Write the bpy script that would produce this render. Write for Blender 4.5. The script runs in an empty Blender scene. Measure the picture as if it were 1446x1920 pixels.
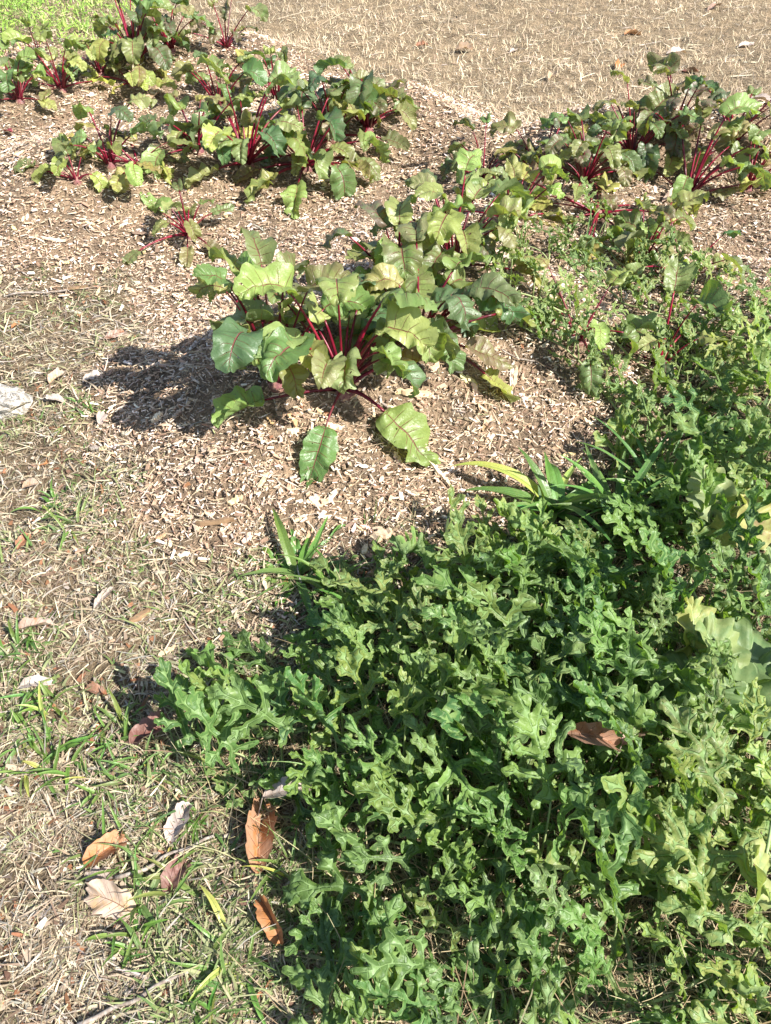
import bpy, math, random
import numpy as np
from math import radians, sin, cos, pi, tan
from mathutils import Vector

# ------------------------------------------------------------------ camera, sky, sun, exposure
sc = bpy.context.scene
CAM_H, PITCH, VFOV = 1.5, 44.0, 66.0
cam_d = bpy.data.cameras.new('camera'); cam = bpy.data.objects.new('camera', cam_d)
sc.collection.objects.link(cam); sc.camera = cam
cam.location = (0, 0, CAM_H); cam.rotation_euler = (radians(90 - PITCH), 0, 0)
cam_d.sensor_fit = 'VERTICAL'; cam_d.sensor_height = 24.0
cam_d.lens = 12.0 / tan(radians(VFOV / 2)); cam_d.clip_start = 0.02; cam_d.clip_end = 400

SUN_EL, SUN_AZ = 42.0, 125.0          # azimuth clockwise from +Y
w = bpy.data.worlds.new('World'); sc.world = w; w.use_nodes = True
nt = w.node_tree; bg = nt.nodes['Background']
sky = nt.nodes.new('ShaderNodeTexSky'); sky.sky_type = 'NISHITA'; sky.sun_disc = False
sky.sun_elevation = radians(SUN_EL); sky.sun_rotation = radians(SUN_AZ)
nt.links.new(sky.outputs[0], bg.inputs[0]); bg.inputs[1].default_value = 0.088
sun_d = bpy.data.lights.new('sun', 'SUN'); sun = bpy.data.objects.new('sun', sun_d); sc.collection.objects.link(sun)
sun_d.energy = 5.0; sun_d.angle = radians(0.55); sun_d.color = (1.0, 0.96, 0.90)
sdir = Vector((sin(radians(SUN_AZ)) * cos(radians(SUN_EL)), cos(radians(SUN_AZ)) * cos(radians(SUN_EL)), sin(radians(SUN_EL))))
sun.rotation_euler = sdir.to_track_quat('Z', 'Y').to_euler()
sc.view_settings.view_transform = 'Standard'; sc.view_settings.look = 'None'
sc.view_settings.exposure = 1.3; sc.view_settings.gamma = 1.0
sc.cycles.max_bounces = 8; sc.cycles.transparent_max_bounces = 8
sc.cycles.diffuse_bounces = 4

random.seed(7); rng = np.random.default_rng(7)
R = random.uniform
COL = sc.collection

# ------------------------------------------------------------------ noise, terrain, photo coordinates
_tab = np.random.default_rng(3).random((256, 256))
def vnoise(x, y, s=1.0, o=0):
    x = np.asarray(x, float) / s + 37.3 + o * 17.7; y = np.asarray(y, float) / s + 91.1 + o * 5.3
    xi = np.floor(x).astype(int); yi = np.floor(y).astype(int); fx = x - xi; fy = y - yi
    fx = fx * fx * (3 - 2 * fx); fy = fy * fy * (3 - 2 * fy)
    t = lambda a, b: _tab[a & 255, b & 255]
    return (t(xi, yi) * (1 - fx) + t(xi + 1, yi) * fx) * (1 - fy) + (t(xi, yi + 1) * (1 - fx) + t(xi + 1, yi + 1) * fx) * fy

F = 960 / tan(radians(VFOV / 2)); CP, SP = cos(radians(PITCH)), sin(radians(PITCH))
def ray(px, py):
    a = (px - 723) / F; b = (960 - py) / F
    return np.array([a, CP + b * SP, -SP + b * CP])
def flat(px, py, z=0.0):
    d = ray(px, py); k = (z - CAM_H) / d[2]
    return (d[0] * k, d[1] * k)

# ridges of the mulch beds: (px,py)-(px,py), height, radius
RIDGES = [((570, 700), (900, 610), .30, .46), ((120, 330), (740, 225), .25, .42), ((0, 175), (450, 95), .18, .45),
          ((1100, 290), (1440, 288), .30, .40), ((1000, 380), (1440, 365), .12, .4), ((760, 480), (1000, 430), .12, .4), ((780, 240), (900, 275), .18, .36),
          ((1150, 560), (1446, 520), .08, .4)]
RID = [(flat(*a, .1), flat(*b, .1), h, r) for a, b, h, r in RIDGES]
def H(x, y):
    x = np.asarray(x, float); y = np.asarray(y, float); z = np.zeros_like(x + y)
    for (ax, ay), (bx, by), h, r in RID:
        dx, dy = bx - ax, by - ay; L2 = dx * dx + dy * dy
        t = np.clip(((x - ax) * dx + (y - ay) * dy) / L2, 0, 1)
        d2 = (x - ax - t * dx) ** 2 + (y - ay - t * dy) ** 2
        z = np.maximum(z, h * np.exp(-d2 / (r * r) * 1.1)) + 0.12 * np.minimum(z, h * np.exp(-d2 / (r * r)))
    near = np.exp(-((x) ** 2 + (y - 3) ** 2) / 200.0)
    return z + near * ((vnoise(x, y, .5) - .5) * .05 + (vnoise(x, y, .13, 2) - .5) * .03 + (vnoise(x, y, .05, 6) - .5) * .012)
_ks = np.arange(0.7, 30, 0.004)
def at(px, py, h=0.0):
    """the point at height h above the soil seen at a photo pixel"""
    d = ray(px, py); X, Y, Z = d[0] * _ks, d[1] * _ks, CAM_H + d[2] * _ks
    i = int(np.argmax(Z < H(X, Y) + h))
    return np.array([X[i], Y[i], Z[i]])
def inpoly(x, y, poly):
    x = np.asarray(x); y = np.asarray(y); c = np.zeros(x.shape, bool); n = len(poly)
    for i in range(n):
        x1, y1 = poly[i]; x2, y2 = poly[(i + 1) % n]
        if y1 == y2: continue
        c ^= ((y1 > y) != (y2 > y)) & (x < (x2 - x1) * (y - y1) / (y2 - y1) + x1)
    return c
MULCH = [flat(*p, z) for *p, z in [(-260, 50, 0), (480, 98, 0), (650, 150, .03), (870, 186, .03), (960, 235, .02), (1060, 272, .0), (1150, 250, 0), (1446, 250, .0), (1750, 260, 0),
         (1750, 560, 0), (1446, 640, 0), (1180, 830, 0), (980, 985, 0), (760, 1050, 0), (600, 1100, 0), (400, 1120, 0), (270, 1040, 0), (205, 870, 0), (200, 740, 0),
         (330, 620, 0), (200, 540, 0), (-260, 500, 0)]]
PATCH = [flat(*p) for p in [(1700, 590), (1446, 600), (1240, 700), (1160, 880), (1040, 1000), (800, 1060), (680, 1120), (560, 1240), (380, 1350),
         (340, 1420), (470, 1500), (590, 1640), (630, 1760), (610, 2050), (1700, 2050)]]
GREEN = [flat(*p) for p in [(-320, 130), (40, 120), (120, 90), (210, 80), (260, 20), (270, -130), (-420, -130)]]
def wob(x, y, a=.12):
    return x + (vnoise(x, y, .16, 5) - .5) * a * 2, y + (vnoise(x, y, .16, 9) - .5) * a * 2
def zone(x, y, jit=.05):
    """0 thatch path, 1 mulch, 2 melon patch, 3 dry lawn beyond the beds"""
    wx, wy = wob(np.asarray(x, float), np.asarray(y, float))
    wx = wx + rng.normal(0, jit, wx.shape); wy = wy + rng.normal(0, jit, wy.shape)
    z = np.zeros(np.shape(wx), int)
    z[wy > 3.4] = 3
    z[inpoly(wx, wy, MULCH)] = 1
    z[inpoly(wx, wy, PATCH)] = 2
    return z

# ------------------------------------------------------------------ mesh helpers
def rawmesh(name, V, Fc, smooth=True):
    """V (n,3); Fc (m,3 or 4) array"""
    me = bpy.data.meshes.new(name); V = np.asarray(V, np.float32); Fc = np.asarray(Fc, np.int32); k = Fc.shape[1]
    me.vertices.add(len(V)); me.vertices.foreach_set('co', V.ravel())
    me.loops.add(Fc.size); me.loops.foreach_set('vertex_index', Fc.ravel())
    me.polygons.add(len(Fc)); me.polygons.foreach_set('loop_start', np.arange(0, Fc.size, k, dtype=np.int32))
    me.polygons.foreach_set('use_smooth', np.full(len(Fc), smooth))
    me.update(calc_edges=True)
    return me
def add_uv(me, Fc, uv):
    l = me.uv_layers.new(name='UVMap'); l.data.foreach_set('uv', np.asarray(uv, np.float32)[np.asarray(Fc).ravel()].ravel())
def add_col(me, col):
    a = me.color_attributes.new('Col', 'FLOAT_COLOR', 'POINT')
    c = np.ones((len(me.vertices), 4), np.float32); c[:, :3] = col; a.data.foreach_set('color', c.ravel())
def tag(o, label=None, cat=None, group=None, kind=None):
    if label: o['label'] = label
    if cat: o['category'] = cat
    if group: o['group'] = group
    if kind: o['kind'] = kind
    return o
def link(name, me, mat, origin=(0, 0, 0), parent=None, porigin=(0, 0, 0), color=None):
    """mesh given in world coordinates is moved so that its origin is `origin`"""
    o = bpy.data.objects.new(name, me); COL.objects.link(o)
    if mat: me.materials.append(mat)
    o.location = Vector(origin) - Vector(porigin) if parent else Vector(origin)
    if parent: o.parent = parent
    if color: o.color = color
    return o
def mk(name, V, Fc, mat, origin=None, parent=None, porigin=(0, 0, 0), uv=None, col=None, color=None, smooth=True):
    V = np.asarray(V, float)
    if origin is None: origin = V.mean(0)
    me = rawmesh(name, V - np.asarray(origin), Fc, smooth)
    if uv is not None: add_uv(me, Fc, uv)
    if col is not None: add_col(me, col)
    return link(name, me, mat, origin, parent, porigin, color)
def empty(name, loc):
    o = bpy.data.objects.new(name, None); COL.objects.link(o); o.location = Vector(loc); o.empty_display_size = .05
    return o
def tube(P, rad, n=6):
    P = np.asarray(P, float); rad = np.broadcast_to(rad, len(P)); T = np.gradient(P, axis=0); T /= np.linalg.norm(T, axis=1)[:, None] + 1e-9
    up = np.array([.31, .17, .93]); S = np.cross(T, up); S /= np.linalg.norm(S, axis=1)[:, None] + 1e-9; N = np.cross(S, T)
    a = np.arange(n) * 2 * pi / n
    V = P[:, None] + rad[:, None, None] * (S[:, None] * np.cos(a)[None, :, None] + N[:, None] * np.sin(a)[None, :, None])
    m = len(P); Fq = []
    for i in range(m - 1):
        for j in range(n):
            Fq.append((i * n + j, i * n + (j + 1) % n, (i + 1) * n + (j + 1) % n, (i + 1) * n + j))
    V = V.reshape(-1, 3); V = np.vstack([V, P[:1], P[-1:]])
    c0, c1 = m * n, m * n + 1
    for j in range(0, n, 2):
        Fq.append((c0, (j + 2) % n, (j + 1) % n, j)); q = (m - 1) * n
        Fq.append((c1, q + j, q + (j + 1) % n, q + (j + 2) % n))
    return V, np.array(Fq)

# ------------------------------------------------------------------ materials
def mat_new(name):
    m = bpy.data.materials.new(name); m.use_nodes = True; t = m.node_tree; t.nodes.clear()
    return m, t
def N(t, typ, **kw):
    n = t.nodes.new(typ)
    for k, v in kw.items():
        if k.startswith('i_'):
            key = k[2:]; key = int(key) if key.isdigit() else key.replace('_', ' ')
            n.inputs[key].default_value = v
        else: setattr(n, k, v)
    return n
def M(t, op, a, b=None, clamp=False):
    n = t.nodes.new('ShaderNodeMath'); n.operation = op; n.use_clamp = clamp
    for i, v in enumerate((a, b)):
        if v is None: continue
        if isinstance(v, (int, float)): n.inputs[i].default_value = v
        else: t.links.new(v, n.inputs[i])
    return n.outputs[0]
def MR(t, v, a, b, c=0.0, d=1.0, smooth=True):
    n = t.nodes.new('ShaderNodeMapRange'); n.interpolation_type = 'SMOOTHSTEP' if smooth else 'LINEAR'
    t.links.new(v, n.inputs[0])
    for i, q in enumerate((a, b, c, d)): n.inputs[1 + i].default_value = q
    return n.outputs[0]
def MIX(t, f, a, b, mode='MIX'):
    n = t.nodes.new('ShaderNodeMix'); n.data_type = 'RGBA'; n.blend_type = mode
    for s, v in ((n.inputs[0], f), (n.inputs[6], a), (n.inputs[7], b)):
        if isinstance(v, (int, float)): s.default_value = v
        elif isinstance(v, tuple): s.default_value = (*v, 1) if len(v) == 3 else v
        else: t.links.new(v, s)
    return n.outputs[2]
def NOISE(t, co, scale, detail=3, rough=.55, w=None):
    n = N(t, 'ShaderNodeTexNoise'); n.inputs['Scale'].default_value = scale; n.inputs['Detail'].default_value = detail; n.inputs['Roughness'].default_value = rough
    if co is not None: t.links.new(co, n.inputs['Vector'])
    return n.outputs['Fac']
def finish(t, base, rough, trans=0.0, tcol=None, bump=None, bstr=.3, bdist=.003, spec=.5):
    p = N(t, 'ShaderNodeBsdfPrincipled'); o = N(t, 'ShaderNodeOutputMaterial')
    if isinstance(base, tuple): p.inputs['Base Color'].default_value = (*base, 1)
    else: t.links.new(base, p.inputs['Base Color'])
    if isinstance(rough, float): p.inputs['Roughness'].default_value = rough
    else: t.links.new(rough, p.inputs['Roughness'])
    p.inputs['Specular IOR Level'].default_value = spec
    bo = None
    if bump is not None:
        b = N(t, 'ShaderNodeBump'); b.inputs['Strength'].default_value = bstr; b.inputs['Distance'].default_value = bdist
        t.links.new(bump, b.inputs['Height']); t.links.new(b.outputs[0], p.inputs['Normal']); bo = b.outputs[0]
    if trans > 0:
        tr = N(t, 'ShaderNodeBsdfTranslucent'); mx = N(t, 'ShaderNodeMixShader'); mx.inputs[0].default_value = trans
        if tcol is None: t.links.new(base, tr.inputs[0])
        else: t.links.new(tcol, tr.inputs[0])
        if bo: t.links.new(bo, tr.inputs['Normal'])
        t.links.new(p.outputs[0], mx.inputs[1]); t.links.new(tr.outputs[0], mx.inputs[2]); t.links.new(mx.outputs[0], o.inputs[0])
    else: t.links.new(p.outputs[0], o.inputs[0])

def mat_attr(name, rough=.85, trans=0.0, var=.35, scale=160.0, bstr=.3):
    m, t = mat_new(name); a = N(t, 'ShaderNodeVertexColor', layer_name='Col'); g = N(t, 'ShaderNodeNewGeometry')
    n = NOISE(t, g.outputs['Position'], scale, 3)
    c = MIX(t, 1.0, a.outputs[0], MIX(t, n, (1 - var,) * 3, (1 + var,) * 3), 'MULTIPLY')
    finish(t, c, rough, trans, None, n, bstr, .002, .25)
    return m
def mat_leaf(name, nlat, vein, vein_w=.05, rough=.4, trans=.3, tgain=(1.5, 1.6, .8), spots=None, blotch=None, edge=None, parallel=False, spec=.5, bstr=.5, holes=False):
    """base colour comes from the object's own colour; alpha = how blotched or faded that leaf is"""
    m, t = mat_new(name); oi = N(t, 'ShaderNodeObjectInfo'); uv = N(t, 'ShaderNodeUVMap'); sep = N(t, 'ShaderNodeSeparateXYZ'); t.links.new(uv.outputs[0], sep.inputs[0])
    tc = N(t, 'ShaderNodeTexCoord'); g = N(t, 'ShaderNodeNewGeometry')
    s = M(t, 'ABSOLUTE', M(t, 'SUBTRACT', M(t, 'MULTIPLY', sep.outputs[0], 2.0), 1.0)); v = sep.outputs[1]
    n1 = NOISE(t, g.outputs['Position'], 22, 3); n2 = NOISE(t, g.outputs['Position'], 140, 3)
    mid = MR(t, s, vein_w * 1.6, vein_w * .4)
    if parallel: f = M(t, 'ABSOLUTE', M(t, 'SUBTRACT', M(t, 'FRACT', M(t, 'MULTIPLY', s, nlat)), .5))
    else: f = M(t, 'ABSOLUTE', M(t, 'SUBTRACT', M(t, 'FRACT', M(t, 'ADD', M(t, 'MULTIPLY', v, nlat), M(t, 'MULTIPLY', n1, .25))), .5))
    lat = M(t, 'MULTIPLY', MR(t, f, .06, .015), MR(t, s, .9, .3, .0, .85))
    vm = M(t, 'MAXIMUM', mid, M(t, 'MULTIPLY', lat, .8))
    base = MIX(t, 1.0, oi.outputs['Color'], MIX(t, n1, (.72, .74, .7), (1.28, 1.26, 1.3)), 'MULTIPLY')
    if blotch:
        b = M(t, 'MULTIPLY', MR(t, M(t, 'ADD', NOISE(t, g.outputs['Position'], 34, 4, .65), M(t, 'MULTIPLY', s, .1)), .40, .62), oi.outputs['Alpha'])
        base = MIX(t, b, base, blotch)
    if edge:
        e = M(t, 'MULTIPLY', MR(t, s, .75, 1.0), .7); base = MIX(t, e, base, edge)  # paler leaf margin, with a bright edge highlight put into the colour
    if spots:
        sp = M(t, 'MULTIPLY', MR(t, NOISE(t, g.outputs['Position'], 95, 2), .68, .74), M(t, 'ADD', M(t, 'MULTIPLY', oi.outputs['Alpha'], .9), .05))
        base = MIX(t, sp, base, spots)
    col = MIX(t, M(t, 'MULTIPLY', vm, .85), base, vein)
    # the underside is paler and duller
    col = MIX(t, M(t, 'MULTIPLY', g.outputs['Backfacing'], .45), col, MIX(t, .5, col, (.30, .36, .24)))
    tcol = MIX(t, 1.0, col, (*tgain,), 'MULTIPLY')
    h = M(t, 'ADD', M(t, 'MULTIPLY', vm, -1.0), M(t, 'MULTIPLY', n2, .45))
    rg = MR(t, n2, .3, .7, rough - .08, rough + .12)
    finish(t, col, rg, trans, tcol, h, bstr, .004, spec)
    if holes:                                               # insect holes
        hm = M(t, 'MULTIPLY', MR(t, NOISE(t, g.outputs['Position'], 62, 2), .70, .715), MR(t, s, .06, .12))
        out = [q for q in t.nodes if q.type == 'OUTPUT_MATERIAL'][0]; src = out.inputs[0].links[0].from_socket
        tp = N(t, 'ShaderNodeBsdfTransparent'); mx = N(t, 'ShaderNodeMixShader'); t.links.new(hm, mx.inputs[0]); t.links.new(src, mx.inputs[1]); t.links.new(tp.outputs[0], mx.inputs[2]); t.links.new(mx.outputs[0], out.inputs[0])
    return m
def mat_noise(name, c1, c2, scale=40.0, rough=.6, bstr=.3, bdist=.003, trans=0.0, stretch=None, spec=.4, objc=False):
    m, t = mat_new(name); tc = N(t, 'ShaderNodeTexCoord'); co = tc.outputs['Object']
    if stretch:
        mp = N(t, 'ShaderNodeMapping'); mp.inputs['Scale'].default_value = stretch; t.links.new(co, mp.inputs[0]); co = mp.outputs[0]
    n = NOISE(t, co, scale, 4, .6); f = MR(t, n, .32, .68)
    c = MIX(t, f, c1, c2)
    if objc:
        oi = N(t, 'ShaderNodeObjectInfo'); c = MIX(t, 1.0, c, oi.outputs['Color'], 'MULTIPLY')
    finish(t, c, rough, trans, None, n, bstr, bdist, spec)
    return m

M_CHIP = mat_attr('wood_chips', .8, 0, .35, 220, .4)
M_STRAW = mat_attr('dry_straw', .7, .15, .25, 200, .2)
M_GREENBIT = mat_attr('small_greens', .55, .3, .3, 120, .3)
M_BEET = mat_leaf('beet_leaf', 8.0, (.22, .04, .055), .032, .40, .30, (1.9, 2.0, .5), spots=(.16, .07, .05), blotch=(.15, .07, .07), spec=.5, bstr=.9, holes=True)
M_STALK = mat_noise('beet_stalk', (.22, .007, .026), (.10, .005, .018), 60, .35, .2, .002, .12, (1, 1, .3), objc=True)
M_ROOT = mat_noise('beet_root', (.30, .16, .12), (.16, .05, .06), 60, .75, .6, .004)
M_MELON = mat_leaf('watermelon_leaf', 9.0, (.18, .275, .10), .2, .45, .3, (1.6, 1.9, .4), blotch=(.36, .37, .12), edge=(.17, .25, .07), spots=(.28, .22, .12), spec=.32, bstr=.8, holes=True)
M_SQUASH = mat_leaf('muskmelon_leaf', 5.0, (.34, .44, .20), .06, .55, .28, (1.5, 1.6, .6), blotch=(.34, .34, .12), spots=(.30, .18, .09), spec=.35)
M_VINE = mat_noise('vine_stem', (.22, .29, .10), (.30, .34, .16), 50, .55, .3, .002, .1, (1, 1, 1), objc=True)
M_PLANTAIN = mat_leaf('plantain_leaf', 3.0, (.14, .24, .05), .05, .42, .28, (1.5, 1.7, .4), blotch=(.42, .40, .10), parallel=True, bstr=.6)
M_DRYLEAF = mat_leaf('dry_leaf', 7.0, (.16, .06, .03), .022, .55, .14, (1.3, .9, .5), blotch=(.42, .33, .27), spots=(.10, .04, .025), spec=.4, bstr=.7)
M_TWIG = mat_noise('twig_bark', (.33, .29, .25), (.17, .13, .10), 90, .8, .7, .003, 0, (1, 1, .2))
M_WOOD = mat_noise('split_wood', (.52, .40, .26), (.36, .25, .15), 70, .75, .5, .003, 0, (.15, 1, 1), objc=True)
M_STONE = mat_noise('chalky_stone', (.60, .57, .51), (.24, .21, .17), 70, .9, 1.0, .02)
M_FLOWER = mat_noise('petal', (.75, .55, .05), (.6, .42, .04), 60, .5, .2, .002, .3)

# ------------------------------------------------------------------ ground
def axis(lo, hi, step, far):
    a = list(np.arange(lo, hi, step)); s = step; x = lo
    left = []
    while x > -far: s *= 1.35; x -= s; left.append(x)
    s = step; x = a[-1]; right = []
    while x < far: s *= 1.35; x += s; right.append(x)
    return np.array(left[::-1] + a + right)
gx = axis(-4.0, 4.0, .035, 60); gy = axis(-.3, 9.0, .036, 60)
X, Y = np.meshgrid(gx, gy); Zg = H(X, Y); nx, ny = len(gx), len(gy)
idx = np.arange(nx * ny).reshape(ny, nx)
Fg = np.stack([idx[:-1, :-1], idx[:-1, 1:], idx[1:, 1:], idx[1:, :-1]], -1).reshape(-1, 4)
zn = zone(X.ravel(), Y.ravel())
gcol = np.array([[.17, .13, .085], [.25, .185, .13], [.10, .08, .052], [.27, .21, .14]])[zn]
gm, t = mat_new('soil'); a = N(t, 'ShaderNodeVertexColor', layer_name='Col'); g = N(t, 'ShaderNodeNewGeometry')
n1 = NOISE(t, g.outputs['Position'], 9, 4); n2 = NOISE(t, g.outputs['Position'], 70, 5, .7); n3 = NOISE(t, g.outputs['Position'], 260, 3)
c = MIX(t, 1.0, a.outputs[0], MIX(t, MR(t, n1, .3, .7), (.7, .7, .7), (1.25, 1.22, 1.2)), 'MULTIPLY')
c = MIX(t, 1.0, c, MIX(t, MR(t, n2, .3, .7), (.55, .53, .5), (1.4, 1.38, 1.3)), 'MULTIPLY')
finish(t, c, .95, 0, None, M(t, 'ADD', n2, M(t, 'MULTIPLY', n3, .5)), .9, .02, .15)
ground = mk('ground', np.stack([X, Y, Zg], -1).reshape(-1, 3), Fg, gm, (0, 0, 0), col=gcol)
tag(ground, 'soil of the garden with low mulched ridges', None, None, 'structure')

# ------------------------------------------------------------------ scattered stuff (chips, straw, clippings)
TANW = tan(radians(VFOV / 2)) * 1446 / 1920
def scatter(n, y0, y1, power=1.0, margin=.35):
    """positions on the ground round the view, thinning out with distance"""
    u = rng.random(n * 1)
    if power == 1.0: y = y0 * (y1 / y0) ** u
    else: y = (y0 ** (1 - power) + u * (y1 ** (1 - power) - y0 ** (1 - power))) ** (1 / (1 - power))
    half = (np.hypot(y, 1.3)) * TANW + margin
    keep = rng.random(n) < half / half.max()
    y = y[keep]; half = half[keep]
    return (rng.random(len(y)) * 2 - 1) * half, y
def pick(colors, p, n, jit=.18):
    c = np.array(colors)[rng.choice(len(colors), n, p=np.array(p) / sum(p))]
    return np.clip(c * (1 + (rng.random((n, 1)) - .5) * 2 * jit) * (1 + (rng.random((n, 3)) - .5) * .1), 0, 1)
def basis(n, yaw, tilt, roll):
    cy, sy, ct, st, cr, sr = np.cos(yaw), np.sin(yaw), np.cos(tilt), np.sin(tilt), np.cos(roll), np.sin(roll)
    T = np.stack([cy * ct, sy * ct, st], -1); S0 = np.stack([-sy, cy, np.zeros(n)], -1); N0 = np.cross(T, S0)
    S = S0 * cr[:, None] + N0 * sr[:, None]; return T, S, np.cross(T, S)
def chips(name, x, y, L, W, Th, col, lift=.004, tiltmax=.45):
    n = len(x); T, S, Nn = basis(n, rng.random(n) * 2 * pi, (rng.random(n) - .5) * 2 * tiltmax, (rng.random(n) - .5) * 1.1)
    C = np.stack([x, y, H(x, y) + lift + rng.random(n) * .012], -1)
    # eight corners, tapered and skewed so that no chip is a clean brick
    ca = np.array([(-1, -1), (1, -1), (1, 1), (-1, 1)], float)
    V = np.zeros((n, 8, 3)); 
    for k in range(4):
        j = 1 + (rng.random((n, 2)) - .5) * np.array([.5, .9])
        px = ca[k, 0] * L / 2 * j[:, 0]; py = ca[k, 1] * W / 2 * j[:, 1]
        base = C + T * px[:, None] + S * py[:, None]
        bow = (rng.random(n) - .5) * Th * .8
        V[:, k] = base - Nn * (Th / 2)[:, None]
        V[:, 4 + k] = base + Nn * (Th / 2 + bow)[:, None] * 1.0 - S * (py * .18)[:, None]
    f = np.array([(4, 5, 6, 7), (0, 1, 5, 4), (1, 2, 6, 5), (2, 3, 7, 6), (3, 0, 4, 7)])
    Fc = (f[None] + (np.arange(n) * 8)[:, None, None]).reshape(-1, 4)
    return mk(name, V.reshape(-1, 3), Fc, M_CHIP, (0, 0, 0), col=np.repeat(col, 8, 0), smooth=False)
def ribbons(name, x, y, L, W, yaw, tilt, bend, col, mat, lift=.003, seg=3, tipw=.25, z=None, kink=1.2):
    """curved flat blades: straws, grass, clippings"""
    n = len(x); P = np.stack([x, y, (H(x, y) if z is None else z) + lift], -1)
    V = np.zeros((n, (seg + 1) * 2, 3)); ya = yaw.copy(); ti = tilt.copy(); roll = (rng.random(n) - .5) * 1.6
    yb = (rng.random(n) - .5) * kink
    for k in range(seg + 1):
        T, S, _ = basis(n, ya, ti, roll); wk = W * (1 - (1 - tipw) * (k / seg) ** 1.5) * .5
        V[:, 2 * k] = P - S * wk[:, None]; V[:, 2 * k + 1] = P + S * wk[:, None]
        P = P + T * (L / seg)[:, None]; ti = ti - bend / seg; ya = ya + yb / seg
    h = H(V[..., 0], V[..., 1]); V[..., 2] = np.maximum(V[..., 2], h + .002)
    f = np.array([(2 * k, 2 * k + 1, 2 * k + 3, 2 * k + 2) for k in range(seg)])
    Fc = (f[None] + (np.arange(n) * (seg + 1) * 2)[:, None, None]).reshape(-1, 4)
    return mk(name, V.reshape(-1, 3), Fc, mat, (0, 0, 0), col=np.repeat(col, (seg + 1) * 2, 0))

CH_C = [(.42, .30, .20), (.58, .46, .345), (.30, .195, .13), (.40, .335, .28), (.72, .64, .54), (.15, .098, .068)]
ST_C = [(.46, .37, .25), (.38, .30, .205), (.56, .48, .35), (.25, .19, .125), (.36, .325, .27), (.17, .12, .08)]
# wood chips on the beds
x, y = scatter(370000, .75, 7.5, .95); k = zone(x, y, .085) == 1; x, y = x[k], y[k]; n = len(x)
d = np.hypot(y, 1.3); L = (.0042 + rng.gamma(1.4, .0040, n)) * (1 + .16 * np.maximum(d - 2.2, 0)); L = np.minimum(L, .07)
chips_o = chips('wood_chip_mulch', x, y, L, L * (.11 + rng.random(n) ** 1.8 * .40), .001 + L * .06, pick(CH_C, [30, 22, 20, 15, 8, 8], n) * (.84 + .5 * vnoise(x, y, .22, 14) + .18 * vnoise(x, y, .06, 15))[:, None])
tag(chips_o, 'loose tan wood chip mulch spread over the beet beds', 'wood chips', None, 'stuff')
# fibres and shreds between the chips
x, y = scatter(70000, .75, 7.5, .9); zz = zone(x, y); k = zz == 1; x, y = x[k], y[k]; n = len(x)
o = ribbons('mulch_shreds', x, y, .02 + rng.gamma(2., .012, n), .0015 + rng.random(n) * .003, rng.random(n) * 6.3, (rng.random(n) - .3) * .5, (rng.random(n)) * .7,
            pick(ST_C[:2] + CH_C[:3], [3, 2, 3, 3, 2], n), M_STRAW, .006)
tag(o, 'stringy wood shreds and straw mixed through the mulch', 'shreds', None, 'stuff')
# thatch of the path: dry flattened grass
x, y = scatter(330000, .3, 4.4, .85); zz = zone(x, y); bare = vnoise(x, y, .22, 31) * .6 + vnoise(x, y, .07, 32) * .4; k = ((zz == 0) & (rng.random(len(x)) < np.clip((bare - .2) * 4, .5, 1))) | ((zz == 2) & (rng.random(len(x)) < .35)) | ((zz == 1) & (rng.random(len(x)) < .03)); x, y, zz = x[k], y[k], zz[k]
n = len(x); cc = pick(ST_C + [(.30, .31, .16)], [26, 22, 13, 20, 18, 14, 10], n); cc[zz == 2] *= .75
o = ribbons('dry_grass_thatch', x, y, (.010 + rng.gamma(1.8, .0105, n)) * (1 + .12 * np.maximum(y - 1.0, 0)), (.0010 + rng.random(n) ** 2.2 * .0038) * (1 + .3 * np.maximum(y - 1.0, 0)), rng.random(n) * 6.3, (rng.random(n) - .15) * .7, rng.random(n) * .9, cc, M_STRAW, .003)
tag(o, 'dry flattened grass thatch covering the path', 'dry grass', None, 'stuff')
# grey-green clippings and sprigs in the path
x, y = scatter(130000, .3, 4.6, 1.2); zz = zone(x, y); gn = vnoise(x, y, .16, 7) * .65 + vnoise(x, y, .5, 3) * .35
pd = np.full(len(x), 9.)
for (ax_, ay_), (bx_, by_) in zip(PATCH, PATCH[1:] + PATCH[:1]):
    dx_, dy_ = bx_ - ax_, by_ - ay_; q_ = np.clip(((x - ax_) * dx_ + (y - ay_) * dy_) / (dx_ * dx_ + dy_ * dy_), 0, 1); pd = np.minimum(pd, np.hypot(x - ax_ - q_ * dx_, y - ay_ - q_ * dy_))
gn = gn + .22 * np.exp(-pd / .12)
k = (zz == 0) & (gn > .45 + .28 * rng.random(len(x))); x, y = x[k], y[k]; n = len(x)
o = ribbons('low_green_turf', x, y, .012 + rng.gamma(2., .009, n), .002 + rng.random(n) ** 2 * .006, rng.random(n) * 6.3, rng.random(n) * 1.0, rng.random(n) * 1.2,
            pick([(.16, .21, .07), (.26, .28, .13), (.10, .17, .05), (.36, .35, .2)], [3, 4, 2, 3], n), M_GREENBIT, .004)
tag(o, 'low grey-green turf sprigs growing through the thatch', 'turf', None, 'stuff')
x, y = scatter(16000, .3, 4.4, .9); zz = zone(x, y); k = (zz == 0) | ((zz == 1) & (rng.random(len(x)) < .2)); x, y = x[k], y[k]; n = len(x)
o = ribbons('leaf_crumbs', x, y, .006 + rng.gamma(1.5, .006, n), .004 + rng.random(n) * .009, rng.random(n) * 6.3, (rng.random(n) - .2) * .7, rng.random(n) * .8,
            pick([(.24, .11, .055), (.36, .28, .2), (.15, .09, .06), (.45, .38, .3)], [3, 3, 3, 2], n), M_STRAW, .005, 2, .5)
tag(o, 'crumbled bits of dead leaf scattered through the thatch', 'leaf crumbs', None, 'stuff')
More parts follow.
